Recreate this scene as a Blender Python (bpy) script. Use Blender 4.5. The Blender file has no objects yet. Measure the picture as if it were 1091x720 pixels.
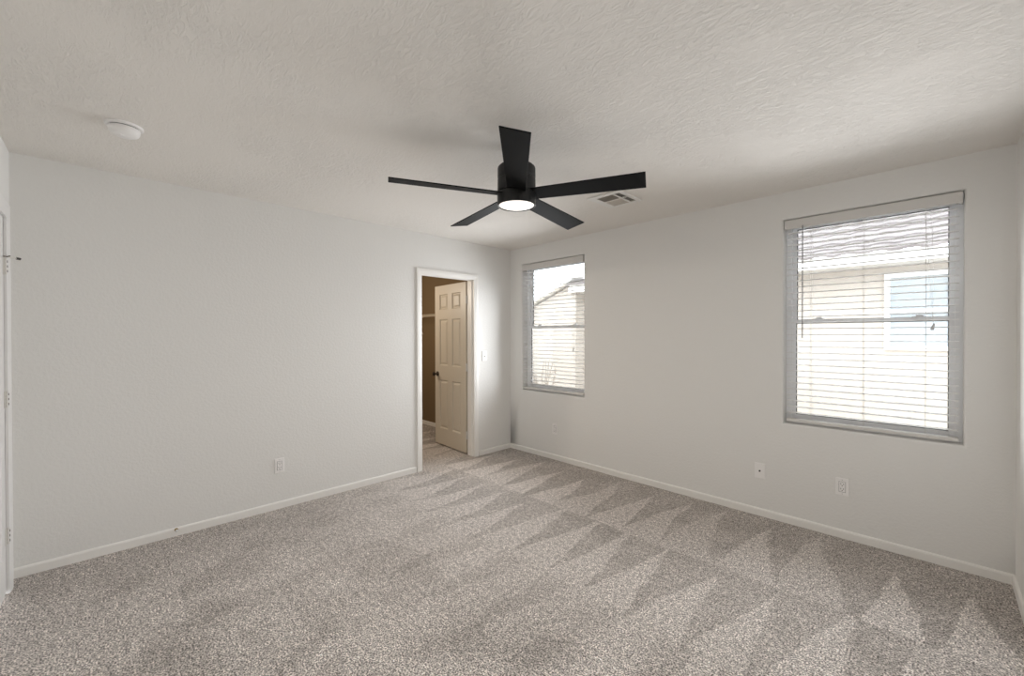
import bpy, bmesh, math
from mathutils import Vector, Matrix

scene = bpy.context.scene
COL = scene.collection
PI = math.pi

# ------------------------------------------------------------------ camera
CAM = (3.70847, -3.60338, 1.38867)
YAW, PITCH, ROLL, FPX = 2.36670925, -0.0062231, -0.00196428, 444.4547
fw = Vector((math.cos(YAW) * math.cos(PITCH), math.sin(YAW) * math.cos(PITCH), math.sin(PITCH)))
rt = Vector((math.sin(YAW), -math.cos(YAW), 0.0))
up = rt.cross(fw)
rt2 = rt * math.cos(ROLL) + up * math.sin(ROLL)
up2 = up * math.cos(ROLL) - rt * math.sin(ROLL)
cd = bpy.data.cameras.new('camera')
cd.sensor_fit = 'HORIZONTAL'
cd.sensor_width = 36.0
cd.lens = FPX / 1091.0 * 36.0
cd.clip_start = 0.02
co = bpy.data.objects.new('camera', cd)
COL.objects.link(co)
co.matrix_world = Matrix(((rt2.x, up2.x, -fw.x, CAM[0]), (rt2.y, up2.y, -fw.y, CAM[1]),
                          (rt2.z, up2.z, -fw.z, CAM[2]), (0, 0, 0, 1)))
scene.camera = co

# ------------------------------------------------------------------ light and exposure
SKY = 6.5
SUN = 0.3
WINDOW_FILL_W = (17.5, 16.0)
FAN_W = 6.5
CLOSET_FILL_W = 44.0
vs = scene.view_settings
vs.view_transform = 'Standard'
vs.look = 'None'
vs.gamma = 1.0
vs.exposure = 0.0
vs.use_curve_mapping = False
scene.cycles.use_denoising = True
scene.cycles.max_bounces = 14
scene.cycles.diffuse_bounces = 8
scene.cycles.transparent_max_bounces = 24

world = bpy.data.worlds.new('World')
scene.world = world
world.use_nodes = True
wn = world.node_tree.nodes
wl = world.node_tree.links
bg = wn['Background']
bg.inputs['Color'].default_value = (0.93, 0.965, 1.0, 1)
bg.inputs['Strength'].default_value = SKY


def lamp(name, kind, loc, rot, energy, color, **kw):
    d = bpy.data.lights.new(name, kind)
    d.energy = energy
    d.color = color
    for k, v in kw.items():
        setattr(d, k, v)
    o = bpy.data.objects.new(name, d)
    COL.objects.link(o)
    o.location = loc
    o.rotation_euler = rot
    return o


# sun from behind this house, onto the neighbour's wall
lamp('sun', 'SUN', (2, -8, 10), (math.radians(40), 0, math.radians(12)), SUN, (1.0, 0.96, 0.9), angle=0.02)

# ------------------------------------------------------------------ room dimensions
H = 2.44
L = 3.9833      # south wall at y = -L
W = 4.012       # east wall at x = W
WT = 0.115      # partition thickness
ET = 0.17       # outer wall thickness
WINS = [(0.20, 1.105, 0.735, 2.237), (2.905, 3.815, 0.735, 2.237)]   # x0 x1 z0 z1

# daylight boosted by added area lamps just inside the blinds
for i, (a, b, c, d) in enumerate(WINS):
    lamp('daylight_fill', 'AREA', ((a + b) / 2, -0.02, 1.33), (-PI / 2, 0, 0), WINDOW_FILL_W[i], (0.94, 0.97, 1.0),
         shape='RECTANGLE', size=b - a - 0.02, size_y=1.15, spread=math.radians(130))


# ------------------------------------------------------------------ materials
def mat(name, color, rough=0.6, metal=0.0, spec=0.5):
    m = bpy.data.materials.new(name)
    m.use_nodes = True
    b = m.node_tree.nodes['Principled BSDF']
    b.inputs['Base Color'].default_value = (*color, 1)
    b.inputs['Roughness'].default_value = rough
    b.inputs['Metallic'].default_value = metal
    b.inputs['Specular IOR Level'].default_value = spec
    return m


def nd(m, kind, **kw):
    n = m.node_tree.nodes.new(kind)
    for k, v in kw.items():
        setattr(n, k, v)
    return n


def lk(m, a, b):
    m.node_tree.links.new(a, b)


def math_n(m, op, a, b=None, c=None, clamp=False):
    n = nd(m, 'ShaderNodeMath', operation=op, use_clamp=clamp)
    for i, v in enumerate((a, b, c)):
        if v is None:
            continue
        if isinstance(v, (int, float)):
            n.inputs[i].default_value = v
        else:
            lk(m, v, n.inputs[i])
    return n.outputs[0]


def noise(m, vec, scale, detail=2.0, rough=0.5, dist=0.0):
    n = nd(m, 'ShaderNodeTexNoise')
    lk(m, vec, n.inputs['Vector'])
    n.inputs['Scale'].default_value = scale
    n.inputs['Detail'].default_value = detail
    n.inputs['Roughness'].default_value = rough
    n.inputs['Distortion'].default_value = dist
    return n.outputs[0]


def ramp(m, fac, stops):
    r = nd(m, 'ShaderNodeValToRGB')
    e = r.color_ramp.elements
    while len(e) < len(stops):
        e.new(0.5)
    for i, (p, c) in enumerate(stops):
        e[i].position = p
        e[i].color = (c, c, c, 1) if isinstance(c, (int, float)) else (*c, 1)
    lk(m, fac, r.inputs[0])
    return r.outputs[0]


def bump(m, height, strength, dist):
    b = nd(m, 'ShaderNodeBump')
    b.inputs['Strength'].default_value = strength
    b.inputs['Distance'].default_value = dist
    lk(m, height, b.inputs['Height'])
    lk(m, b.outputs[0], m.node_tree.nodes['Principled BSDF'].inputs['Normal'])


def position(m):
    return nd(m, 'ShaderNodeNewGeometry').outputs['Position']


def wall_paint(name, color):
    m = mat(name, color, 0.75, spec=0.25)
    p = position(m)
    h = ramp(m, noise(m, p, 55, 3, 0.55, 0.3), [(0.42, 0.0), (0.62, 1.0)])
    h2 = noise(m, p, 190, 2, 0.5)
    bump(m, math_n(m, 'MULTIPLY_ADD', h2, 0.35, h), 0.16, 0.004)
    return m


M_WALL = wall_paint('wall_paint', (0.815, 0.808, 0.79))
M_CLOSET_SHADED = wall_paint('closet_shade_tint', (0.20, 0.140, 0.078))  # closet's warm dimness put into the wall colour

M_CEIL = mat('ceiling_texture', (0.83, 0.80, 0.76), 0.85, spec=0.2)
_p = position(M_CEIL)
_mp = nd(M_CEIL, 'ShaderNodeMapping')
_mp.inputs['Rotation'].default_value = (0, 0, math.radians(35))
_mp.inputs['Scale'].default_value = (1.0, 2.6, 1.0)
lk(M_CEIL, _p, _mp.inputs[0])
_sw = ramp(M_CEIL, noise(M_CEIL, _mp.outputs[0], 16, 6, 0.65, 1.3), [(0.44, 0.0), (0.53, 0.75), (0.72, 1.0)])
_msk = ramp(M_CEIL, noise(M_CEIL, _p, 1.7, 3, 0.6), [(0.40, 0.2), (0.62, 1.0)])
_fine = noise(M_CEIL, _p, 120, 2, 0.5)
bump(M_CEIL, math_n(M_CEIL, 'MULTIPLY_ADD', _fine, 0.12, math_n(M_CEIL, 'MULTIPLY', _sw, _msk)), 0.5, 0.010)

M_TRIM = mat('white_trim', (0.87, 0.855, 0.825), 0.38)
M_DOOR = mat('door_shade_tint', (0.66, 0.60, 0.50), 0.42)  # white closet door, its warm shade mixed into the colour
M_DOORW = mat('white_door_paint', (0.82, 0.81, 0.80), 0.4)
M_VINYL = mat('white_vinyl', (0.89, 0.895, 0.91), 0.35)
M_GASKET = mat('grey_gasket', (0.09, 0.09, 0.10), 0.7)
M_SLAT = mat('blind_slat', (0.84, 0.83, 0.83), 0.4)
M_VALANCE = mat('blind_valance', (0.70, 0.68, 0.655), 0.4)
M_CORD = mat('blind_cord', (0.72, 0.71, 0.69), 0.8)
M_TASSEL = mat('tassel_plastic', (0.55, 0.55, 0.55), 0.4)
M_WAND = mat('wand_plastic', (0.30, 0.30, 0.32), 0.25)
M_PLATE = mat('white_plastic', (0.90, 0.885, 0.875), 0.3)
M_SLOT = mat('dark_slot', (0.03, 0.03, 0.03), 0.6)
M_BLACK = mat('fan_black', (0.008, 0.008, 0.008), 0.42, spec=0.4)
M_BLADE = mat('blade_black', (0.004, 0.0042, 0.0045), 0.6, spec=0.12)
M_NICKEL = mat('satin_nickel', (0.40, 0.37, 0.33), 0.28, metal=1.0)
M_DARKMETAL = mat('dark_bronze', (0.10, 0.085, 0.07), 0.3, metal=1.0)
M_BRASS = mat('brass', (0.35, 0.25, 0.11), 0.35, metal=1.0)
M_HINGE = mat('painted_hinge', (0.72, 0.70, 0.66), 0.4)
M_RUBBER = mat('white_rubber', (0.8, 0.79, 0.77), 0.6)
M_DARKRUBBER = mat('dark_rubber', (0.06, 0.055, 0.05), 0.6)
M_WIRE = mat('white_wire', (0.75, 0.68, 0.55), 0.4)
M_VENT = mat('vent_white', (0.80, 0.785, 0.76), 0.4)
M_DUCT = mat('duct_dark', (0.05, 0.045, 0.04), 0.8)
M_BLADEV = mat('vent_blade', (0.62, 0.58, 0.52), 0.45)
M_STUCCO = mat('stucco', (0.415, 0.378, 0.345), 0.9, spec=0.1)
bump(M_STUCCO, noise(M_STUCCO, position(M_STUCCO), 60, 3), 0.3, 0.01)
M_FASCIA = mat('fascia_white', (0.85, 0.84, 0.83), 0.6)
M_SOFFIT = mat('soffit_grey', (0.52, 0.515, 0.515), 0.7)
M_TILE = mat('roof_tile', (0.62, 0.50, 0.47), 0.85, spec=0.2)
_c = ramp(M_TILE, noise(M_TILE, position(M_TILE), 4.0, 3), [(0.3, (0.135, 0.118, 0.116)), (0.7, (0.19, 0.170, 0.168))])
lk(M_TILE, _c, M_TILE.node_tree.nodes['Principled BSDF'].inputs['Base Color'])
M_NGLASS = mat('reflective_glass', (0.34, 0.37, 0.40), 0.08, spec=0.8)
M_GRAVEL = mat('gravel', (0.50, 0.43, 0.35), 0.95, spec=0.1)
_c = ramp(M_GRAVEL, noise(M_GRAVEL, position(M_GRAVEL), 40, 4), [(0.3, (0.36, 0.30, 0.24)), (0.7, (0.62, 0.55, 0.46))])
lk(M_GRAVEL, _c, M_GRAVEL.node_tree.nodes['Principled BSDF'].inputs['Base Color'])
M_TWIG = mat('twig_bark', (0.22, 0.17, 0.13), 0.9)

M_GLASS = bpy.data.materials.new('window_glass')
M_GLASS.use_nodes = True
_nt = M_GLASS.node_tree
_nt.nodes.remove(_nt.nodes['Principled BSDF'])
_t = _nt.nodes.new('ShaderNodeBsdfTransparent')
_t.inputs[0].default_value = (0.95, 0.97, 0.97, 1)
_g = _nt.nodes.new('ShaderNodeBsdfGlossy')
_g.inputs['Roughness'].default_value = 0.02
_f = _nt.nodes.new('ShaderNodeFresnel')
_f.inputs[0].default_value = 1.45
_x = _nt.nodes.new('ShaderNodeMixShader')
_nt.links.new(_f.outputs[0], _x.inputs[0])
_nt.links.new(_t.outputs[0], _x.inputs[1])
_nt.links.new(_g.outputs[0], _x.inputs[2])
_nt.links.new(_x.outputs[0], _nt.nodes['Material Output'].inputs[0])

M_LENS = mat('lit_lens', (0.9, 0.88, 0.85), 0.4)
_b = M_LENS.node_tree.nodes['Principled BSDF']
_b.inputs['Emission Color'].default_value = (1.0, 0.93, 0.86, 1)
_b.inputs['Emission Strength'].default_value = 0.85


def carpet():
    m = mat('carpet', (0.3, 0.28, 0.26), 1.0, spec=0.05)
    p = position(m)
    sep = nd(m, 'ShaderNodeSeparateXYZ')
    lk(m, p, sep.inputs[0])
    X, Y = sep.outputs[0], sep.outputs[1]
    wob = math_n(m, 'MULTIPLY', math_n(m, 'SUBTRACT', noise(m, p, 1.1, 1), 0.5), 0.22)
    wob2 = math_n(m, 'MULTIPLY', math_n(m, 'SUBTRACT', noise(m, p, 9.0, 2), 0.5), 0.05)
    xs = math_n(m, 'ADD', X, math_n(m, 'ADD', wob, wob2))
    ys = math_n(m, 'ADD', Y, math_n(m, 'ADD', math_n(m, 'MULTIPLY', wob, 0.5), wob2))

    # pile laid over by the vacuum: wedges in rows running out from the window wall
    def row(y0, y1, period, phase, k0, k1, seed, jit=0.3):
        """1 where the pile leans one way; the wedge's half width goes from k0 at y0 to k1 at y1"""
        g = math_n(m, 'ADD', math_n(m, 'DIVIDE', xs, period), phase)
        wn_ = nd(m, 'ShaderNodeTexWhiteNoise', noise_dimensions='1D')
        lk(m, math_n(m, 'ADD', math_n(m, 'FLOOR', g), seed), wn_.inputs['W'])
        rnd = wn_.outputs['Value']
        t = math_n(m, 'DIVIDE', math_n(m, 'SUBTRACT', ys, y0), y1 - y0)
        t2 = math_n(m, 'SUBTRACT', t, math_n(m, 'MULTIPLY', rnd, jit))
        tri = math_n(m, 'MULTIPLY', math_n(m, 'ABSOLUTE', math_n(m, 'SUBTRACT', math_n(m, 'FRACT', g), math_n(m, 'MULTIPLY_ADD', rnd, 0.24, 0.38))), 2.0)
        lim = math_n(m, 'MULTIPLY_ADD', t2, (k1 - k0) * (1 + jit * 0.6), k0)
        inside = math_n(m, 'MULTIPLY', math_n(m, 'SUBTRACT', lim, tri), 12.0, clamp=True)
        inr = math_n(m, 'MULTIPLY', math_n(m, 'GREATER_THAN', t, 0.0), math_n(m, 'LESS_THAN', t, 1.0))
        return math_n(m, 'MULTIPLY', math_n(m, 'MULTIPLY', inside, inr), math_n(m, 'MULTIPLY_ADD', rnd, 0.5, 0.6))
    light1 = row(-0.04, -0.98, 0.31, 0.15, 0.05, 1.05, 3.3)     # light wedges, point at the wall
    dark2 = row(-1.95, -0.98, 0.29, 0.4, 0.0, 1.1, 8.1, 0.2)        # dark wedges, point into the room
    dark3 = math_n(m, 'MULTIPLY', row(-2.75, -1.75, 0.34, 0.1, 0.0, 0.7, 5.7), 0.35)
    in1 = math_n(m, 'GREATER_THAN', ys, -0.98)
    dark1 = math_n(m, 'MULTIPLY', in1, math_n(m, 'SUBTRACT', 1.0, light1))
    nap = math_n(m, 'ADD', math_n(m, 'MULTIPLY', dark1, 0.9), math_n(m, 'ADD', math_n(m, 'MULTIPLY', dark2, 0.8), dark3))
    # strokes fade out over the room's length, blotchy foot-worn pile elsewhere
    blotch = ramp(m, noise(m, p, 1.7, 5, 0.65, 0.8), [(0.38, 0.0), (0.62, 1.0)])
    far = ramp(m, math_n(m, 'MULTIPLY', math_n(m, 'ADD', ys, 4.0), 0.25), [(0.40, 1.0), (0.62, 0.0)])
    nap = math_n(m, 'ADD', nap, math_n(m, 'MULTIPLY', math_n(m, 'MULTIPLY', blotch, far), 0.9))
    side = ramp(m, math_n(m, 'MULTIPLY', X, 0.25), [(0.05, 0.8), (0.30, 0.0)])
    nap = math_n(m, 'MAXIMUM', nap, math_n(m, 'MULTIPLY', side, far))
    nap = math_n(m, 'MULTIPLY', nap, ramp(m, noise(m, p, 4.5, 4, 0.65, 0.5), [(0.32, 0.55), (0.6, 1.12)]))
    speck = ramp(m, noise(m, p, 140, 1.5, 0.6), [(0.36, 0.28), (0.5, 0.95), (0.64, 1.7)])
    speck = math_n(m, 'MULTIPLY', speck, ramp(m, noise(m, p, 38, 2, 0.6), [(0.32, 0.72), (0.68, 1.28)]))
    tint = nd(m, 'ShaderNodeMix', data_type='RGBA')
    lk(m, nap, tint.inputs['Factor'])
    tint.inputs['A'].default_value = (0.66, 0.61, 0.575, 1)
    tint.inputs['B'].default_value = (0.45, 0.412, 0.382, 1)
    mul = nd(m, 'ShaderNodeMix', data_type='RGBA', blend_type='MULTIPLY')
    mul.inputs['Factor'].default_value = 1.0
    lk(m, tint.outputs['Result'], mul.inputs['A'])
    lk(m, speck, mul.inputs['B'])
    lk(m, mul.outputs['Result'], m.node_tree.nodes['Principled BSDF'].inputs['Base Color'])
    bump(m, noise(m, p, 110, 3, 0.7), 0.7, 0.012)
    return m


M_CARPET = carpet()


# ------------------------------------------------------------------ mesh helpers
class MB:
    def __init__(self):
        self.v, self.f = [], []

    def add(self, vs, fs, mx=None):
        n = len(self.v)
        for q in vs:
            q = Vector(q)
            self.v.append(tuple(mx @ q) if mx is not None else tuple(q))
        self.f += [tuple(i + n for i in f) for f in fs]
        return self

    def box(self, x0, x1, y0, y1, z0, z1, mx=None):
        return self.add([(x0, y0, z0), (x1, y0, z0), (x1, y1, z0), (x0, y1, z0),
                         (x0, y0, z1), (x1, y0, z1), (x1, y1, z1), (x0, y1, z1)],
                        [(3, 2, 1, 0), (4, 5, 6, 7), (0, 1, 5, 4), (1, 2, 6, 5), (2, 3, 7, 6), (3, 0, 4, 7)], mx)

    def lathe(self, prof, n=32, mx=None, cap=True):
        """profile of (r, z) swept about z"""
        vs, fs = [], []
        for r, z in prof:
            for k in range(n):
                a = 2 * PI * k / n
                vs.append((r * math.cos(a), r * math.sin(a), z))
        for j in range(len(prof) - 1):
            for k in range(n):
                k2 = (k + 1) % n
                fs.append((j * n + k, j * n + k2, (j + 1) * n + k2, (j + 1) * n + k))
        if cap:
            fs.append(tuple(range(n))[::-1])
            fs.append(tuple((len(prof) - 1) * n + k for k in range(n)))
        return self.add(vs, fs, mx)

    def tube(self, pts, r, n=8):
        pts = [Vector(q) for q in pts]
        vs, fs = [], []
        for i, q in enumerate(pts):
            d = (pts[min(i + 1, len(pts) - 1)] - pts[max(i - 1, 0)]).normalized()
            a = d.cross(Vector((0.13, 0.21, 1)) if abs(d.z) < 0.95 else Vector((1, 0.1, 0))).normalized()
            b = d.cross(a)
            for k in range(n):
                t = 2 * PI * k / n
                vs.append(q + (a * math.cos(t) + b * math.sin(t)) * r)
        for j in range(len(pts) - 1):
            for k in range(n):
                k2 = (k + 1) % n
                fs.append((j * n + k, j * n + k2, (j + 1) * n + k2, (j + 1) * n + k))
        fs.append(tuple(range(n))[::-1])
        fs.append(tuple((len(pts) - 1) * n + k for k in range(n)))
        return self.add(vs, fs)

    def prism(self, poly, axis_fn, a0, a1):
        """poly of 2-D points extruded from a0 to a1; axis_fn(u, v, a) -> point"""
        n = len(poly)
        vs = [axis_fn(u, v, a0) for u, v in poly] + [axis_fn(u, v, a1) for u, v in poly]
        fs = [tuple(range(n))[::-1], tuple(range(n, 2 * n))]
        fs += [(k, (k + 1) % n, (k + 1) % n + n, k + n) for k in range(n)]
        return self.add(vs, fs)

    def build(self, name, m, parent=None, bevel=0.0, smooth=False, seg=2):
        me = bpy.data.meshes.new(name)
        me.from_pydata(self.v, [], self.f)
        bm = bmesh.new()
        bm.from_mesh(me)
        bmesh.ops.recalc_face_normals(bm, faces=bm.faces)
        if smooth:
            for f in bm.faces:
                f.smooth = True
            for e in bm.edges:
                if len(e.link_faces) == 2 and e.calc_face_angle(0) > math.radians(38):
                    e.smooth = False
        bm.to_mesh(me)
        bm.free()
        me.materials.append(m)
        o = bpy.data.objects.new(name, me)
        COL.objects.link(o)
        if parent is not None:
            o.parent = parent
        if bevel > 0:
            md = o.modifiers.new('bevel', 'BEVEL')
            md.width = bevel
            md.segments = seg
            md.limit_method = 'ANGLE'
            md.angle_limit = math.radians(40)
        return o


def thing(name, label, cat, loc=(0, 0, 0), rot=(0, 0, 0), group=None):
    o = bpy.data.objects.new(name, None)
    o.empty_display_size = 0.1
    COL.objects.link(o)
    o.location = loc
    o.rotation_euler = rot
    o['label'] = label
    o['category'] = cat
    o['kind'] = 'thing'
    if group:
        o['group'] = group
    return o


def structure(o, label=None, cat=None):
    o['kind'] = 'structure'
    if label:
        o['label'] = label
    if cat:
        o['category'] = cat
    return o


def struct_empty(name, label, cat, loc=(0, 0, 0), rot=(0, 0, 0)):
    o = thing(name, label, cat, loc, rot)
    o['kind'] = 'structure'
    return o


# ------------------------------------------------------------------ shell
def wall(name, m, to_world, u0, u1, v0, v1, holes, thick, label, r=0.0):
    """wall in (u, v) with holes (u0, u1, v0, v1); to_world(u, v, depth)"""
    mb = MB()
    hs = [(a - r, b + r, c - r, d + r) for a, b, c, d in holes]
    us = sorted({u0, u1, *[h[0] for h in hs], *[h[1] for h in hs]})
    zs = sorted({v0, v1, *[max(v0, h[2]) for h in hs], *[h[3] for h in hs]})
    idx = {}

    def vert(u, v, d):
        k = (round(u, 5), round(v, 5), round(d, 5))
        if k not in idx:
            idx[k] = len(mb.v)
            mb.v.append(tuple(to_world(u, v, d)))
        return idx[k]
    for dep, hl in ((0.0, hs), (thick, hs)):
        for i in range(len(us) - 1):
            for j in range(len(zs) - 1):
                cu, cv = (us[i] + us[i + 1]) / 2, (zs[j] + zs[j + 1]) / 2
                if any(h[0] < cu < h[1] and h[2] < cv < h[3] for h in hl):
                    continue
                mb.f.append(tuple(vert(a, b, dep) for a, b in
                                  ((us[i], zs[j]), (us[i + 1], zs[j]), (us[i + 1], zs[j + 1]), (us[i], zs[j + 1]))))
    # outer rim
    for (a, b) in (((u1, v0), (u1, v1)), ((u1, v1), (u0, v1)), ((u0, v1), (u0, v0))):
        mb.f.append((vert(*a, 0), vert(*b, 0), vert(*b, thick), vert(*a, thick)))
    # reveals with a rounded inner edge
    for (a, b, c, d) in holes:
        steps = [(r * (1 - math.sin(t)), r * (1 - math.cos(t))) for t in [k * PI / 2 / 5 for k in range(6)]] if r else [(0, 0)]
        if r:
            steps += [(0, thick - r), (r, thick)]
        else:
            steps += [(0, thick)]
        rings = []
        for off, dep in steps:
            lo = c - off if c > v0 + 0.001 else v0
            rings.append([vert(a - off, lo, dep), vert(b + off, lo, dep), vert(b + off, d + off, dep), vert(a - off, d + off, dep)])
        for q in range(len(rings) - 1):
            for k in range(4):
                if k == 0 and c <= v0 + 0.001:
                    continue
                k2 = (k + 1) % 4
                mb.f.append((rings[q][k], rings[q][k2], rings[q + 1][k2], rings[q + 1][k]))
    return structure(mb.build(name, m, smooth=r > 0), label, 'wall')


# closet door opening (clear, between the jambs)
DY0, DY1, DZ = -1.278, -0.580, 2.025
JT = 0.018
CLX, CLY = -2.45, -1.95          # closet far wall and left wall
wall('wall_north', M_WALL, lambda u, v, d: (u, d, v), 0.0, W + ET, 0.0, H, WINS, ET, 'plain off-white wall with two windows and three outlet plates', r=0.018)
wall('wall_west', M_WALL, lambda u, v, d: (-d, u, v), -L - ET, 0.0, 0.0, H, [(DY0 - JT, DY1 + JT, 0.0, DZ + JT)], WT,
     'long bright off-white wall with the closet doorway')
# entry door opening
EX0, EX1, EZ = 0.195, 0.975, 2.035
wall('wall_south', M_WALL, lambda u, v, d: (u, -L - d, v), 0.0, W, 0.0, H, [(EX0 - JT, EX1 + JT, 0.0, EZ + JT)], WT,
     'short strip of white wall holding the hinged white door')
wall('wall_east', M_WALL, lambda u, v, d: (W + d, u, v), -L - ET, 0.0, 0.0, H, [], ET, 'sliver of white wall beside the big window')
structure(MB().box(CLX - 0.1, -WT, 0.0, 0.12, 0, H).build('wall_closet_north', M_CLOSET_SHADED), 'closet wall with shade painted brown, carrying the wire shelf', 'wall')
structure(MB().box(CLX - 0.1, CLX, CLY, 0.0, 0, H).build('wall_closet_west', M_CLOSET_SHADED), 'far wall of the closet with shade painted brown', 'wall')
structure(MB().box(CLX - 0.1, -WT, CLY - 0.1, CLY, 0, H).build('wall_closet_south', M_CLOSET_SHADED), 'closet wall nearest the room door', 'wall')
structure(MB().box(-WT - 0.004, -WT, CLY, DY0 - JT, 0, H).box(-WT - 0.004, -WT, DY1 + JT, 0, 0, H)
          .box(-WT - 0.004, -WT, DY0 - JT, DY1 + JT, DZ + JT, H).build('wall_closet_east', M_CLOSET_SHADED), 'inner face of the closet doorway wall', 'wall')
structure(MB().box(CLX - 0.1, W + ET, -L - ET, ET, -0.12, 0.0).build('floor', M_CARPET), 'grey-taupe carpet with vacuum marks', 'floor')
structure(MB().box(-WT, W + ET, -L - ET, ET, H, H + 0.12).build('ceiling', M_CEIL), 'white ceiling with troweled texture', 'ceiling')
structure(MB().box(CLX - 0.1, -WT, CLY - 0.1, 0.12, H, H + 0.12).build('ceiling_closet', M_CLOSET_SHADED), 'closet ceiling with shade painted brown', 'ceiling')

# baseboards: small ogee-topped profile (out, up)
BP = [(0, 0), (0.0125, 0), (0.0125, 0.046), (0.0095, 0.0535), (0.004, 0.0575), (0, 0.0575)]


def base(name, segs, label):
    mb = MB()
    for fn, a, b in segs:
        mb.prism(BP, fn, a, b)
    return structure(mb.build(name, M_TRIM), label, 'baseboard')


CW, CT = 0.057, 0.016         # door casing width and thickness
base('baseboard_west', [(lambda u, v, a: (u, a, v), -L + 0.002, DY0 + 0.005 - CW - 0.012), (lambda u, v, a: (u, a, v), DY1 - 0.005 + CW + 0.012, 0.0)],
     'white baseboard along the long wall with the closet doorway')
base('baseboard_north', [(lambda u, v, a: (a, -u, v), 0.0, W)], 'white baseboard under the two windows')
base('baseboard_east', [(lambda u, v, a: (W - u, a, v), -L, 0.0)], 'white baseboard stub at the big-window end')
base('baseboard_south', [(lambda u, v, a: (a, -L + u, v), EX1 + 0.08, W)], 'white baseboard of the hinged door wall')
base('baseboard_closet', [(lambda u, v, a: (a, -u, v), CLX, -WT - 0.01), (lambda u, v, a: (CLX + u, a, v), CLY, 0.0)], 'baseboard inside the closet')


# ------------------------------------------------------------------ door frames and doors
def casing(name, m, P, u0, u1, ztop, label, wide=CW, jm=None, stop_d=(0.03, 0.06)):
    """frame round an opening u0..u1; P(u, out, z) -> world, out > 0 into the room, jambs go to -WT"""
    root = struct_empty(name, label, 'door frame')
    r = 0.005
    prof = [(0.0, 0.0), (0.0, CT * 0.62), (wide * 0.25, CT * 0.78), (wide * 0.6, CT), (wide, CT), (wide, 0.0)]
    mb = MB()
    for s, ue in ((-1, u0 + r), (1, u1 - r)):
        n = len(prof)
        vs = [P(ue + s * a, b, 0.0) for a, b in prof] + [P(ue + s * a, b, ztop - r + a) for a, b in prof]
        mb.add(vs, [tuple(range(n)), tuple(range(n, 2 * n))] + [(k, (k + 1) % n, (k + 1) % n + n, k + n) for k in range(n)])
    n = len(prof)
    vs = [P(u0 + r - a, b, ztop - r + a) for a, b in prof] + [P(u1 - r + a, b, ztop - r + a) for a, b in prof]
    mb.add(vs, [tuple(range(n)), tuple(range(n, 2 * n))] + [(k, (k + 1) % n, (k + 1) % n + n, k + n) for k in range(n)])
    mb.build('casing', m, root)
    jb = MB()
    for a, b, c, d in ((u0 - JT, u0, 0.0, ztop + JT), (u1, u1 + JT, 0.0, ztop + JT), (u0, u1, ztop, ztop + JT)):
        q = [P(a, 0, c), P(b, 0, c), P(b, 0, d), P(a, 0, d), P(a, -WT - 0.004, c), P(b, -WT - 0.004, c), P(b, -WT - 0.004, d), P(a, -WT - 0.004, d)]
        jb.add(q, [(0, 1, 2, 3), (7, 6, 5, 4), (0, 4, 5, 1), (1, 5, 6, 2), (2, 6, 7, 3), (3, 7, 4, 0)])
    jb.build('jamb', jm or m, root)
    sb = MB()
    for a, b, c, d in ((u0, u0 + 0.011, 0.0, ztop), (u1 - 0.011, u1, 0.0, ztop), (u0 + 0.011, u1 - 0.011, ztop - 0.011, ztop)):
        o1, o2 = -stop_d[0], -stop_d[1]
        q = [P(a, o1, c), P(b, o1, c), P(b, o1, d), P(a, o1, d), P(a, o2, c), P(b, o2, c), P(b, o2, d), P(a, o2, d)]
        sb.add(q, [(0, 1, 2, 3), (7, 6, 5, 4), (0, 4, 5, 1), (1, 5, 6, 2), (2, 6, 7, 3), (3, 7, 4, 0)])
    sb.build('door_stop_strip', jm or m, root)
    return root


def door_leaf(w, h, t):
    """six raised panels on both faces; local x along the leaf from the hinge, y thickness 0..t, z up"""
    mb = MB()
    st, mid = 0.112 * w / 0.70, 0.098 * w / 0.70
    pw = (w - 2 * st - mid) / 2
    us = [0, st, st + pw, st + pw + mid, w - st, w]
    k = h / 2.01
    ps = [(0.205, 0.82), (1.0, 1.585), (1.705, 1.90)]
    zs = [0] + [q * k for p in ps for q in p] + [h]
    idx = {}

    def vert(u, d, z):
        key = (round(u, 5), round(d, 5), round(z, 5))
        if key not in idx:
            idx[key] = len(mb.v)
            mb.v.append((u, d, z))
        return idx[key]
    for face, sg in ((0.0, 1), (t, -1)):
        for i in range(5):
            for j in range(7):
                u0, u1, z0, z1 = us[i], us[i + 1], zs[j], zs[j + 1]
                panel = i in (1, 3) and j in (1, 3, 5)
                if not panel:
                    mb.f.append((vert(u0, face, z0), vert(u1, face, z0), vert(u1, face, z1), vert(u0, face, z1)))
                    continue
                rings = []
                for ins, dep in ((0, 0), (0.006, 0.005), (0.013, 0.012), (0.020, 0.012), (0.040, 0.003)):
                    d = face + sg * dep
                    rings.append([vert(u0 + ins, d, z0 + ins), vert(u1 - ins, d, z0 + ins), vert(u1 - ins, d, z1 - ins), vert(u0 + ins, d, z1 - ins)])
                for q in range(len(rings) - 1):
                    for e in range(4):
                        e2 = (e + 1) % 4
                        mb.f.append((rings[q][e], rings[q][e2], rings[q + 1][e2], rings[q + 1][e]))
                mb.f.append(tuple(rings[-1]))
    for i in range(5):
        for z in (0, h):
            mb.f.append((vert(us[i], 0, z), vert(us[i + 1], 0, z), vert(us[i + 1], t, z), vert(us[i], t, z)))
    for j in range(7):
        for u in (0, w):
            mb.f.append((vert(u, 0, zs[j]), vert(u, 0, zs[j + 1]), vert(u, t, zs[j + 1]), vert(u, t, zs[j])))
    return mb


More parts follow.
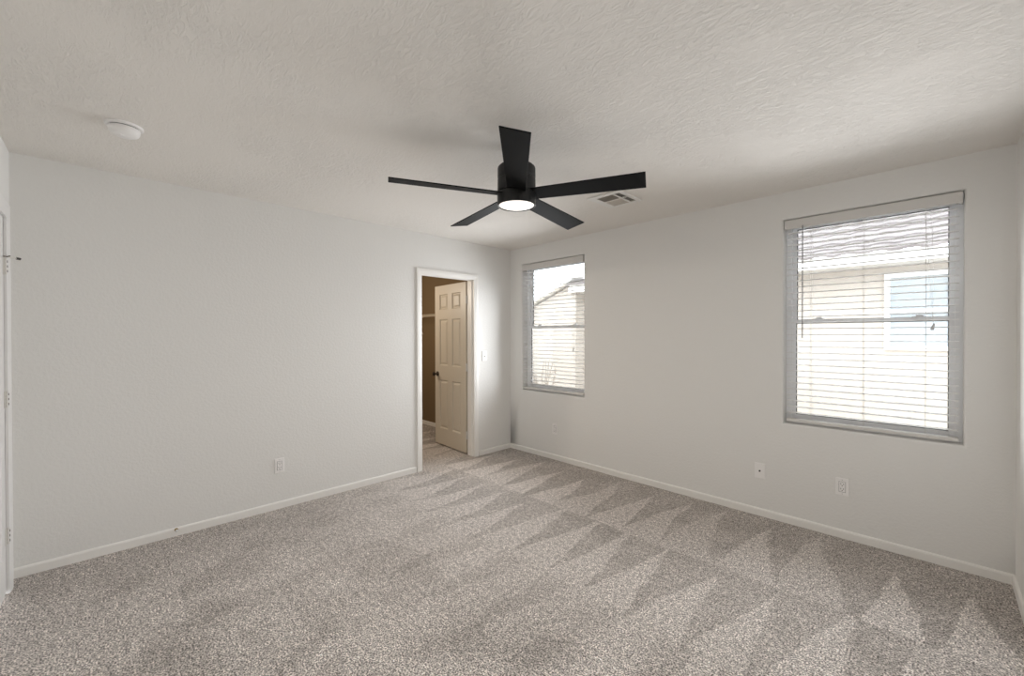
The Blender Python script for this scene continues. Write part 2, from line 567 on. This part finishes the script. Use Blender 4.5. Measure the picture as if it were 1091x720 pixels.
def knob_set(root, u, z, t, m, k_=1.0):
    for sg, y0, nm in ((-1, 0.0, 'knob'), (1, t, 'knob')):
        mx = Matrix.Translation((u, y0, z)) @ Matrix.Rotation(PI / 2 if sg < 0 else -PI / 2, 4, 'X')
        k = MB().lathe([(0.031, 0.0), (0.031, 0.006), (0.022, 0.011), (0.011, 0.014), (0.010, 0.030), (0.017, 0.036),
                        (0.0255, 0.046 * k_), (0.027, 0.055 * k_), (0.023, 0.064 * k_), (0.012, 0.069 * k_), (0.002, 0.070 * k_)], 28, mx).build(nm, m, root, smooth=True)
        k['label'] = 'round dark metal door knob'


def Pw(u, out, z):
    return (out, u, z)


casing('trim_1', M_TRIM, Pw, DY0, DY1, DZ, 'white casing and jamb round the open closet doorway')
# closet door standing open inside the closet
hx, hy = -0.137, -0.553
DW_, DH_, DT_ = 0.695, 2.0, 0.035
cdoor = struct_empty('door_1', 'white six-panel closet door, tinted with warm shade, standing open with a dark knob', 'door', (hx, hy, 0.016), (0, 0, PI - math.radians(3.6)))
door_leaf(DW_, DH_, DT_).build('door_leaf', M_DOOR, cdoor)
knob_set(cdoor, DW_ - 0.062, 0.885, DT_, M_DARKMETAL)
for z in (0.21, 1.0, 1.79):
    hb = MB()
    hb.box(-0.0015, 0.0, 0.004, DT_ - 0.004, z - 0.044, z + 0.044)
    hb.box(-0.026, 0.0, DT_ - 0.005, DT_ - 0.0025, z - 0.044, z + 0.044)
    hb.tube([(-0.010, DT_ + 0.002, z - 0.046), (-0.010, DT_ + 0.002, z + 0.046)], 0.006, 10)
    hb.build('hinge', M_HINGE, cdoor)

# entry door, closed, hinged by the corner
def Ps(u, out, z):
    return (u, -L + out, z)


casing('trim_2', M_DOORW, Ps, EX0, EX1, EZ, 'white casing round the closed white door by the room corner', wide=0.075, stop_d=(0.042, 0.075))
edoor = struct_empty('door_2', 'white closed door with painted hinges beside the long wall', 'door', (EX0 + 0.004, -L - 0.037, 0.016))
door_leaf(EX1 - EX0 - 0.007, EZ - 0.02, 0.035).build('door_leaf', M_DOORW, edoor)
knob_set(edoor, EX1 - EX0 - 0.07, 0.93, 0.035, M_NICKEL, 0.9)
for z in (0.296, 1.034, 1.75):
    hb = MB()
    for k in range(5):
        hb.tube([(-0.004, 0.042, z - 0.045 + k * 0.018 + 0.0006), (-0.004, 0.042, z - 0.045 + (k + 1) * 0.018 - 0.0006)], 0.0065, 10)
    hb.box(-0.0385, -0.004, 0.0352, 0.0375, z - 0.045, z + 0.045)
    hb.box(-0.004, 0.022, 0.0352, 0.0375, z - 0.045, z + 0.045)
    hg = hb.build('hinge', M_HINGE, edoor)
    sc = MB()
    for k in (-0.026, 0.0, 0.026):
        sc.tube([(-0.006, 0.0435, z + k - 0.006), (-0.006, 0.0435, z + k + 0.006)], 0.0066, 10)  # gaps between knuckles, their shade added as dark tubes
        sc.lathe([(0.0045, 0), (0.0045, 0.0015)], 12, Matrix.Translation((-0.026, 0.0372, z + k)) @ Matrix.Rotation(-PI / 2, 4, 'X'))
    sp = sc.build('knuckle_gaps', M_DARKMETAL, hg)
    sp['label'] = 'knuckle gaps drawn as dark tubes, with screw heads'

# hinge pin stop on the top hinge
hs = thing('hinge_pin_stop', 'small metal door stop on the topmost hinge of the white door', 'door stop', (EX0, -L + 0.006, 1.815))
MB().lathe([(0.009, 0), (0.009, 0.006)], 16).build('collar', M_NICKEL, hs)
MB().tube([(0.002, 0.004, 0.003), (-0.016, 0.020, 0.003), (-0.030, 0.036, 0.002)], 0.003).build('arm', M_HINGE, hs)
MB().tube([(-0.029, 0.035, 0.002), (-0.040, 0.047, 0.001)], 0.0065, 12).build('rubber_tip', M_DARKRUBBER, hs)
MB().tube([(0.004, 0.004, 0.003), (0.04, 0.018, 0.003)], 0.0035).build('short_arm', M_DARKMETAL, hs)

# wire shelf in the closet
ws = thing('wire_shelf', 'white wire shelf on the shade-tinted closet wall behind the open door', 'shelf', (0, 0, 1.69))
wb = MB()
xs0, xs1 = -1.99, -0.93
n = 43
for k in range(n):
    x = xs0 + (xs1 - xs0) * k / (n - 1)
    wb.tube([(x, -0.004, 0.0), (x, -0.30, 0.0), (x, -0.304, -0.03)], 0.0016, 5)
for y, z in ((-0.006, -0.003), (-0.15, -0.003), (-0.30, -0.003), (-0.304, -0.03)):
    wb.tube([(xs0, y, z), (xs1, y, z)], 0.003, 6)
wb.build('wire_deck', M_WIRE, ws)
for x in (xs0 + 0.02, xs1 - 0.02):
    MB().tube([(x, -0.002, -0.28), (x, -0.012, -0.27), (x, -0.29, -0.012)], 0.005).build('brace', M_WIRE, ws)
MB().box(xs0 - 0.005, xs0 + 0.03, -0.014, 0.0, -0.02, 0.014).build('end_clip', M_WIRE, ws)


# ------------------------------------------------------------------ windows
def window(i, x0, x1, z0, z1, label):
    root = struct_empty('window_%d' % i, label, 'window', ((x0 + x1) / 2, 0.0, z0))
    w, h = (x1 - x0) / 2, z1 - z0
    f = 0.034
    y0, y1 = 0.095, 0.155

    def ring(mb, a, b, c, d, t, ya, yb):
        mb.box(a, a + t, ya, yb, c, d)
        mb.box(b - t, b, ya, yb, c, d)
        mb.box(a + t, b - t, ya, yb, c, c + t)
        mb.box(a + t, b - t, ya, yb, d - t, d)
        return mb
    ring(MB(), -w, w, 0, h, f, y0, y1).build('window_frame', M_VINYL, root, bevel=0.002)
    zm = 0.752
    s = 0.026
    lo = ring(MB(), -w + f, w - f, f, zm + 0.014, s, 0.100, 0.124).build('lower_sash', M_VINYL, root, bevel=0.002)
    up_ = ring(MB(), -w + f, w - f, zm - 0.014, h - f, s, 0.126, 0.150).build('upper_sash', M_VINYL, root, bevel=0.002)
    for sash, c, d, yy in ((lo, f + s, zm + 0.014 - s, 0.112), (up_, zm - 0.014 + s, h - f - s, 0.138)):
        g = 0.004
        ring(MB(), -w + f + s, w - f - s, c, d, g, yy - 0.006, yy + 0.006).build('gasket', M_GASKET, sash)
        MB().box(-w + f + s + g, w - f - s - g, yy - 0.002, yy + 0.002, c + g, d - g).build('pane', M_GLASS, sash)
    for x in (-0.26, 0.26):
        MB().box(x - 0.03, x + 0.03, 0.104, 0.124, zm + 0.014, zm + 0.020).box(x - 0.012, x + 0.022, 0.100, 0.118, zm + 0.020, zm + 0.030).build(
            'sash_lock', M_VINYL, root, bevel=0.002)
    return root


window(1, *WINS[0], 'white single-hung window nearest the closet doorway')
window(2, *WINS[1], 'white single-hung window facing the tile-roofed house')


# ------------------------------------------------------------------ blinds
def blind(x0, x1, z0, z1, label, ladders, wand, tassel, src=None):
    cx = (x0 + x1) / 2
    root = thing('window_blind', label, 'blind', (cx, 0.0, z0), group='white slat blinds in the two windows')
    w = (x1 - x0) / 2 - 0.008
    h = z1 - z0
    vt, vb = h - 0.008, h - 0.074
    MB().box(-w, w, 0.010, 0.055, vb + 0.024, vt - 0.004).build('headrail', M_SLAT, root)
    v = MB().prism([(0.001, vb), (0.009, vb), (0.009, vt), (0.003, vt), (0.0, vt - 0.006), (0.0, vb + 0.005)], lambda u, q, a: (a, u - 0.004, q), -w, w)
    v.box(-w, -w + 0.005, 0.005, 0.045, vb, vt).box(w - 0.005, w, 0.005, 0.045, vb, vt)
    v.build('valance', M_VALANCE, root)
    zb, zt = 0.046, vb + 0.004
    ns = 31
    me = None
    tilt = math.radians(TILT)
    ws_ = w - 0.011
    for k in range(ns):
        z = zb + 0.036 + (zt - 0.03 - zb - 0.036) * k / (ns - 1)
        if me is None:
            pr = []
            for a in range(9):
                y = -0.025 + 0.05 * a / 8
                pr.append((y, 0.0012 + 0.0022 * (1 - (y / 0.025) ** 2)))
            pr += [(y, q - 0.0032) for y, q in pr[::-1]]
            o = MB().prism(pr, lambda u, q, a: (a, u, q), -ws_, ws_).build('slat', M_SLAT, root, smooth=True)
            me = o.data
        else:
            o = bpy.data.objects.new('slat', me)
            COL.objects.link(o)
            o.parent = root
        o.location = (0, 0.034, z)
        o.rotation_euler = (tilt, 0, 0)
    br = MB().box(-ws_, ws_, 0.009, 0.059, zb - 0.030, zb - 0.008).build('bottom_rail', M_VALANCE, root, bevel=0.004)
    for x in ladders:
        bx = x - cx
        MB().lathe([(0.006, 0), (0.006, 0.004)], 12, Matrix.Translation((bx, 0.0092, zb - 0.019)) @ Matrix.Rotation(PI / 2, 4, 'X')).build('rail_button', M_CORD, br)
        lb = MB()
        for y in (0.0075, 0.0605):
            lb.tube([(bx, y, zb - 0.012), (bx, y, vb + 0.03)], 0.0010, 5)
        for k in range(ns):
            z = zb + 0.036 + (zt - 0.03 - zb - 0.036) * k / (ns - 1) - 0.0025
            lb.tube([(bx, 0.0075, z), (bx, 0.0605, z)], 0.0006, 4)
        lb.build('ladder_cord', M_CORD, root)
    if wand:
        bx = wand - cx
        MB().tube([(bx, -0.010, 0.63), (bx, -0.010, 0.66), (bx, -0.008, vb + 0.012)], 0.0035, 8).tube(
            [(bx, -0.008, vb + 0.012), (bx, 0.012, vb + 0.028)], 0.002, 6).build('tilt_wand', M_WAND, root)
    if tassel:
        bx, tz = tassel[0] - cx, tassel[1] - z0
        cb = MB()
        for s in (0.0, 0.03):
            cb.tube([(bx - s - 0.01, 0.004, vb + 0.02), (bx - s - 0.008, -0.008, vb - 0.01), (bx - s * 0.6, -0.010, (vb + tz) / 2), (bx, -0.012, tz + 0.02)], 0.0009, 5)
        cb.build('lift_cord', M_CORD, root)
        MB().lathe([(0.003, 0.022), (0.0045, 0.016), (0.0075, -0.012), (0.0078, -0.02), (0.004, -0.021)], 14, Matrix.Translation((bx, -0.012, tz)) @ Matrix.Rotation(0.25, 4, 'Y')).build(
            'tassel', M_TASSEL, root, smooth=True)
    return root


TILT = 0.0
blind(*WINS[0], 'white horizontal slat blind in the window nearest the closet door', (0.36, 0.66, 0.95), None, (0.98, 1.24))
blind(*WINS[1], 'wide white horizontal slat blind with grey tilt wand, facing the tile roof', (3.07, 3.36, 3.655), 3.025, (3.687, 1.436))


# ------------------------------------------------------------------ outlets, switch
def plate_root(name, label, cat, loc, rotz, group=None):
    return thing(name, label, cat, loc, (0, 0, rotz), group)


def plate(root, m=None):
    """local: +x out of the wall, y along it, z up, centre at the origin"""
    return MB().box(0.0, 0.0065, -0.036, 0.036, -0.059, 0.059).build('cover_plate', m or M_PLATE, root, bevel=0.003)


def outlet(label, loc, rotz):
    r = plate_root('power_outlet', label, 'outlet', loc, rotz, 'power outlets on the walls')
    plate(r)
    rec = MB().box(0.004, 0.0085, -0.0168, 0.0168, -0.0335, 0.0335).build('receptacle', M_PLATE, r, bevel=0.001)
    gb = MB()
    for a, b, c, d in ((-0.0185, -0.0168, -0.0352, 0.0352), (0.0168, 0.0185, -0.0352, 0.0352), (-0.0168, 0.0168, 0.0335, 0.0352), (-0.0168, 0.0168, -0.0352, -0.0335)):
        gb.box(0.0055, 0.0070, a, b, c, d)
    gb.build('receptacle_gap', M_GASKET, r)
    for zc in (-0.0165, 0.0165):
        s = MB()
        s.box(0.0080, 0.0088, -0.0085, -0.0060, zc - 0.001, zc + 0.009)
        s.box(0.0080, 0.0088, 0.0060, 0.0085, zc - 0.001, zc + 0.008)
        s.lathe([(0.0030, 0), (0.0030, 0.0008)], 12, Matrix.Translation((0.0080, 0, zc - 0.008)) @ Matrix.Rotation(PI / 2, 4, 'Y'))
        s.build('socket', M_SLOT, rec)
    for zc in (-0.047, 0.047):
        MB().lathe([(0.0032, 0), (0.0032, 0.001)], 12, Matrix.Translation((0.0056, 0, zc)) @ Matrix.Rotation(PI / 2, 4, 'Y')).build('screw', M_TASSEL, r)
    return r


outlet('white outlet low on the long wall with the closet doorway', (0.0, -2.597, 0.345), 0.0)
outlet('small white outlet near the floor below the far window, closest to the room corner', (0.715, 0.0, 0.343), -PI / 2)
outlet('white outlet near the floor beneath the big window beside the round-hole plate', (3.254, 0.0, 0.350), -PI / 2)

cx = plate_root('cable_jack', 'white wall plate with one dark round cable jack beneath the windows', 'wall plate', (2.753, 0.0, 0.345), -PI / 2)
plate(cx)
MB().lathe([(0.0065, 0), (0.0065, 0.004), (0.0048, 0.004), (0.0048, 0.011), (0.002, 0.011)], 16, Matrix.Translation((0.0055, 0, 0)) @ Matrix.Rotation(PI / 2, 4, 'Y')).build('jack', M_SLOT, cx)
for zc in (-0.042, 0.042):
    MB().lathe([(0.0030, 0), (0.0030, 0.001)], 12, Matrix.Translation((0.0056, 0, zc)) @ Matrix.Rotation(PI / 2, 4, 'Y')).build('screw', M_PLATE, cx)

sw = plate_root('light_switch', 'white toggle light switch between the closet doorway and the corner', 'switch', (0.0, -0.428, 1.150), 0.0)
plate(sw)
MB().box(0.005, 0.0075, -0.006, 0.006, -0.013, 0.013).build('toggle_collar', M_PLATE, sw)
MB().box(0.0, 0.016, -0.0042, 0.0042, -0.005, 0.005, Matrix.Translation((0.006, 0, 0.001)) @ Matrix.Rotation(0.45, 4, 'Y')).build('toggle', M_PLATE, sw, bevel=0.001)
for zc in (-0.030, 0.030):
    MB().lathe([(0.0032, 0), (0.0032, 0.001)], 12, Matrix.Translation((0.0056, 0, zc)) @ Matrix.Rotation(PI / 2, 4, 'Y')).build('screw', M_TASSEL, sw)

# little bumper stop on the baseboard
ds = thing('baseboard_door_stop', 'tiny brass and white door stop on the long baseboard', 'door stop', (0.012, -3.25, 0.045))
mx = Matrix.Rotation(PI / 2, 4, 'Y')
MB().lathe([(0.011, 0), (0.010, 0.004), (0.006, 0.006)], 16, mx).build('mounting_disc', M_BRASS, ds)
MB().lathe([(0.0045, 0.005), (0.0045, 0.022)], 12, mx).build('rod', M_BRASS, ds)
MB().lathe([(0.0075, 0.020), (0.0085, 0.026), (0.008, 0.034), (0.005, 0.037)], 16, mx).build('rubber_tip', M_RUBBER, ds)

# ------------------------------------------------------------------ smoke detector
sd = thing('smoke_detector', 'round white smoke detector on the ceiling', 'smoke detector', (0.857, -3.523, H))
MB().lathe([(0.074, 0), (0.074, -0.006), (0.071, -0.010), (0.060, -0.011)], 48).build('base_plate', M_PLATE, sd, smooth=True)
MB().lathe([(0.0575, -0.010), (0.0575, -0.016)], 48).build('vent_gap', M_SLOT, sd)
MB().lathe([(0.061, -0.0145), (0.0615, -0.018), (0.0595, -0.032), (0.054, -0.043), (0.040, -0.050), (0.0, -0.0525)], 48, cap=False).lathe([(0.061, -0.0145), (0.001, -0.0145)], 48, cap=False).build('cover', M_PLATE, sd, smooth=True)
MB().lathe([(0.009, -0.050), (0.009, -0.0545), (0.007, -0.0555)], 20, Matrix.Translation((0.012, -0.01, 0.0005))).build('test_button', M_PLATE, sd)

# ------------------------------------------------------------------ ceiling register
vt_ = thing('ceiling_vent', 'white square air register on the ceiling behind a black blade', 'vent', (1.958, -0.778, H))
# local coordinates x: -.135...135, y: -.165....165
fb = MB()
z0, z1 = -0.009, 0.0
X0, X1, Y0, Y1 = -0.140, 0.140, -0.165, 0.165
xa, xb, xc, xd = -0.082, 0.052, 0.066, 0.110
ya, ym0, ym1, yb = -0.118, -0.006, 0.006, 0.126
fb.box(X0, xa, Y0, Y1, z0, z1).box(xd, X1, Y0, Y1, z0, z1).box(xa, xd, Y0, ya, z0, z1).box(xa, xd, yb, Y1, z0, z1)
fb.box(xb, xc, ya, yb, z0, z1).box(xa, xb, ym0, ym1, z0, z1).box(xc, xd, ym0, ym1, z0, z1)
fb.build('register_frame', M_VENT, vt_, bevel=0.003)
MB().box(xa - 0.01, xd + 0.01, ya - 0.01, yb + 0.01, -0.0012, -0.0004).build('duct_opening', M_DUCT, vt_)
for (p0, p1, q0, q1, sgn, along) in ((xa, xb, ya, ym0, 1, 'x'), (xa, xb, ym1, yb, -1, 'x'), (xc, xd, ya, ym0, 1, 'y'), (xc, xd, ym1, yb, 1, 'y')):
    nb = 9 if along == 'x' else 4
    bm_ = MB()
    for k in range(nb):
        if along == 'x':
            c = q0 + (q1 - q0) * (k + 0.5) / nb
            bm_.box(p0, p1, -0.0065, 0.0065, -0.0006, 0.0006, Matrix.Translation((0, c, -0.0062)) @ Matrix.Rotation(sgn * 0.70, 4, 'X'))
        else:
            c = p0 + (p1 - p0) * (k + 0.5) / nb
            bm_.box(-0.0060, 0.0060, q0, q1, -0.0006, 0.0006, Matrix.Translation((c, 0, -0.0062)) @ Matrix.Rotation(sgn * 0.70, 4, 'Y'))
    bm_.build('louver_bank', M_BLADEV, vt_)

# ------------------------------------------------------------------ ceiling fan
FX, FY = 2.052, -1.9435
fan = thing('ceiling_fan', 'black five-blade ceiling fan with a lit round lamp', 'ceiling fan', (FX, FY, H))
q = lambda z: z - H
MB().lathe([(0.062, 0.0), (0.062, -0.018), (0.050, -0.040), (0.028, -0.046)], 40).build('canopy', M_BLACK, fan, smooth=True)
MB().lathe([(0.030, -0.04), (0.030, q(2.325))], 32).build('downrod', M_BLACK, fan, smooth=True)
MB().lathe([(0.040, q(2.336)), (0.096, q(2.334)), (0.1045, q(2.326)), (0.1065, q(2.318)), (0.1065, q(2.272)), (0.1045, q(2.268))], 56).build('motor_cap', M_BLACK, fan, smooth=True)
MB().lathe([(0.1025, q(2.270)), (0.1025, q(2.262)), (0.1065, q(2.259)), (0.1065, q(2.190)), (0.104, q(2.186)), (0.100, q(2.184))], 56).build('motor_housing', M_BLACK, fan, smooth=True)
MB().lathe([(0.100, q(2.186)), (0.1075, q(2.182)), (0.1085, q(2.176)), (0.1085, q(2.122)), (0.107, q(2.115)), (0.103, q(2.113)), (0.0985, q(2.116)), (0.0985, q(2.130)), (0.02, q(2.132))], 56).build(
    'light_ring', M_BLACK, fan, smooth=True)
MB().lathe([(0.0975, q(2.126)), (0.0965, q(2.117)), (0.085, q(2.1125)), (0.05, q(2.109)), (0.001, q(2.108))], 56).build('light_lens', M_LENS, fan, smooth=True)
TH0, BW, BP_, BR, BZ = -0.7948, 0.1323, -0.2133, 0.6909, 2.1691
SH = Matrix.Identity(4)
SH[2][0] = 0.7071 * (0.0432 - 0.0106)
SH[2][1] = 0.7071 * (-0.0432 - 0.0106)
# the blade ring hangs slightly out of level
tilt_n = Vector((-SH[2][0], -SH[2][1], 1)).normalized()
RT = Vector((0, 0, 1)).rotation_difference(tilt_n).to_matrix().to_4x4()
for k in range(5):
    a = TH0 + k * 2 * PI / 5
    mb = MB()
    r0, r1, t = 0.095, BR, 0.003
    w0, w1 = 0.052, BW / 2
    mx = Matrix.Rotation(a, 4, 'Z') @ Matrix.Rotation(BP_, 4, 'X')
    pts = []
    for s in range(7):
        f_ = s / 6
        pts.append((r0 + (r1 - r0) * f_, w0 + (w1 - w0) * f_))
    vs_ = []
    for r_, w_ in pts:
        vs_ += [(r_, -w_, -t), (r_, w_, -t), (r_, w_, t), (r_, -w_, t)]
    fs_ = [(0, 1, 2, 3), (24, 27, 26, 25)]
    for s in range(6):
        for e in range(4):
            e2 = (e + 1) % 4
            fs_.append((s * 4 + e, s * 4 + e2, s * 4 + 4 + e2, s * 4 + 4 + e))
    mb.add(vs_, fs_, RT @ mx)
    o = mb.build('fan_blade', M_BLADE, fan, bevel=0.0015)
    o.location = (0, 0, q(BZ) + 0.004)
    br_ = MB().box(0.085, 0.15, -0.022, 0.022, 0.003, 0.008, RT @ mx).build('blade_bracket', M_BLACK, o)
fl = lamp('fan_lamp', 'AREA', (FX, FY, 2.100), (0, 0, 0), FAN_W, (1.0, 0.93, 0.84), shape='DISK', size=0.18)

# ------------------------------------------------------------------ outside
structure(MB().box(-14, 18, ET + 0.01, 22, -0.25, -0.15).build('ground', M_GRAVEL), 'tan gravel side yard outside', 'ground')
nh = thing('neighbor_house', 'cream stucco house with pink tile roof seen through the blinds', 'house', (3.5, 3.35, -0.15))
ox, oy, oz = 3.5, 3.35, -0.15
EXL = -1.25
nw = (3.24, 3.86, 1.20, 2.14)      # window on the neighbour's wall


def nb(x0, x1, y0, y1, z0, z1, mb=None):
    return (mb or MB()).box(x0 - ox, x1 - ox, y0 - oy, y1 - oy, z0 - oz, z1 - oz)


wl_ = nb(EXL, nw[0], 3.35, 3.55, -0.15, 2.30)
nb(nw[1], 11, 3.35, 3.55, -0.15, 2.30, wl_)
nb(nw[0], nw[1], 3.35, 3.55, -0.15, nw[2], wl_)
nb(nw[0], nw[1], 3.35, 3.55, nw[3], 2.30, wl_)
nb(EXL, EXL + 0.2, 3.55, 9.0, -0.15, 2.30, wl_)
wl_.build('stucco_wall', M_STUCCO, nh)
# lower wing whose roof edge slopes down to the left
wg = MB().prism([(-1.25, -0.15), (-1.25, 2.42), (-2.9, 1.80), (-2.9, -0.15)], lambda u, v, a: (u - ox, a - oy, v - oz), 3.0, 6.0)
wg.build('wing_wall', M_STUCCO, nh)
MB().prism([(-1.15, 2.50), (-1.15, 2.56), (-3.1, 1.82), (-3.1, 1.76)], lambda u, v, a: (u - ox, a - oy, v - oz), 2.85, 6.2).build('wing_roof', M_FASCIA, nh)
nb(EXL - 0.1, 11.2, 2.90, 2.93, 2.225, 2.365).build('fascia', M_FASCIA, nh)
nb(EXL - 0.1, 11.2, 2.93, 3.36, 2.225, 2.245).build('soffit', M_SOFFIT, nh)
# S-profile tile roof in stepped courses
rm = MB()
slope = math.tan(math.radians(20))
nx = 260
xr0, xr1 = EXL - 0.15, 11.3
per = 0.28
for c in range(12):
    ys0, ys1 = 2.85 + c * 0.34, 2.85 + (c + 1) * 0.34 + 0.05
    vs_, fs_ = [], []
    for i in range(nx + 1):
        x = xr0 + (xr1 - xr0) * i / nx
        wv = 0.022 * abs(math.sin(PI * x / per)) ** 0.8
        zz = 2.372 + (ys0 - 2.85) * slope + wv
        z2 = 2.372 + (ys1 - 2.85) * slope + wv - 0.022
        vs_ += [(x - ox, ys0 - oy, zz - oz), (x - ox, ys1 - oy, z2 - oz), (x - ox, ys0 - oy, zz - 0.03 - oz), (x - ox, ys1 - oy, z2 - 0.03 - oz)]
    for i in range(nx):
        a, b = i * 4, i * 4 + 4
        fs_ += [(a, a + 1, b + 1, b), (a + 2, b + 2, b + 3, a + 3), (a, b, b + 2, a + 2), (a + 1, a + 3, b + 3, b + 1)]
    rm.add(vs_, fs_)
rm.build('tile_roof', M_TILE, nh)
nwf = MB()
for a, b, c, d in ((nw[0], nw[0] + 0.05, nw[2], nw[3]), (nw[1] - 0.05, nw[1], nw[2], nw[3]), (nw[0] + 0.05, nw[1] - 0.05, nw[2], nw[2] + 0.05),
                   (nw[0] + 0.05, nw[1] - 0.05, nw[3] - 0.05, nw[3])):
    nb(a, b, 3.32, 3.42, c, d, nwf)
wo = nwf.build('house_window', M_FASCIA, nh)
nb(nw[0] + 0.05, nw[1] - 0.05, 3.345, 3.40, 1.655, 1.70).build('meeting_rail', M_SOFFIT, wo)
nb(nw[0] + 0.05, nw[1] - 0.05, 3.39, 3.40, nw[2] + 0.05, nw[3] - 0.05).build('pane', M_NGLASS, wo)

# bare shrub below the far window
sh = thing('bare_shrub', 'bare twiggy shrub outside the window nearest the closet', 'shrub', (-0.62, 1.25, -0.15))
import random
random.seed(4)
tb = MB()
for k in range(13):
    a = random.uniform(0, 2 * PI)
    ln = random.uniform(0.75, 1.15)
    pts = []
    rr = random.uniform(0.08, 0.26)
    for s in range(6):
        f_ = s / 5
        pts.append((rr * f_ * math.cos(a) + random.uniform(-.02, .02), rr * f_ * math.sin(a) + random.uniform(-.02, .02), ln * f_))
    tb.tube(pts, 0.0045, 5)
    for s in range(2, 6):
        p0 = Vector(pts[s])
        d = Vector((random.uniform(-1, 1), random.uniform(-1, 1), random.uniform(0.2, 1))).normalized()
        tb.tube([p0, p0 + d * 0.07, p0 + d * 0.12 + Vector((0, 0, 0.03))], 0.0025, 4)
tb.build('branches', M_TWIG, sh)

# unseen fill light added in the closet to brighten the open door
lamp('closet_fill', 'POINT', (-1.55, -1.60, 2.0), (0, 0, 0), CLOSET_FILL_W, (1.0, 0.89, 0.75), shadow_soft_size=0.06)
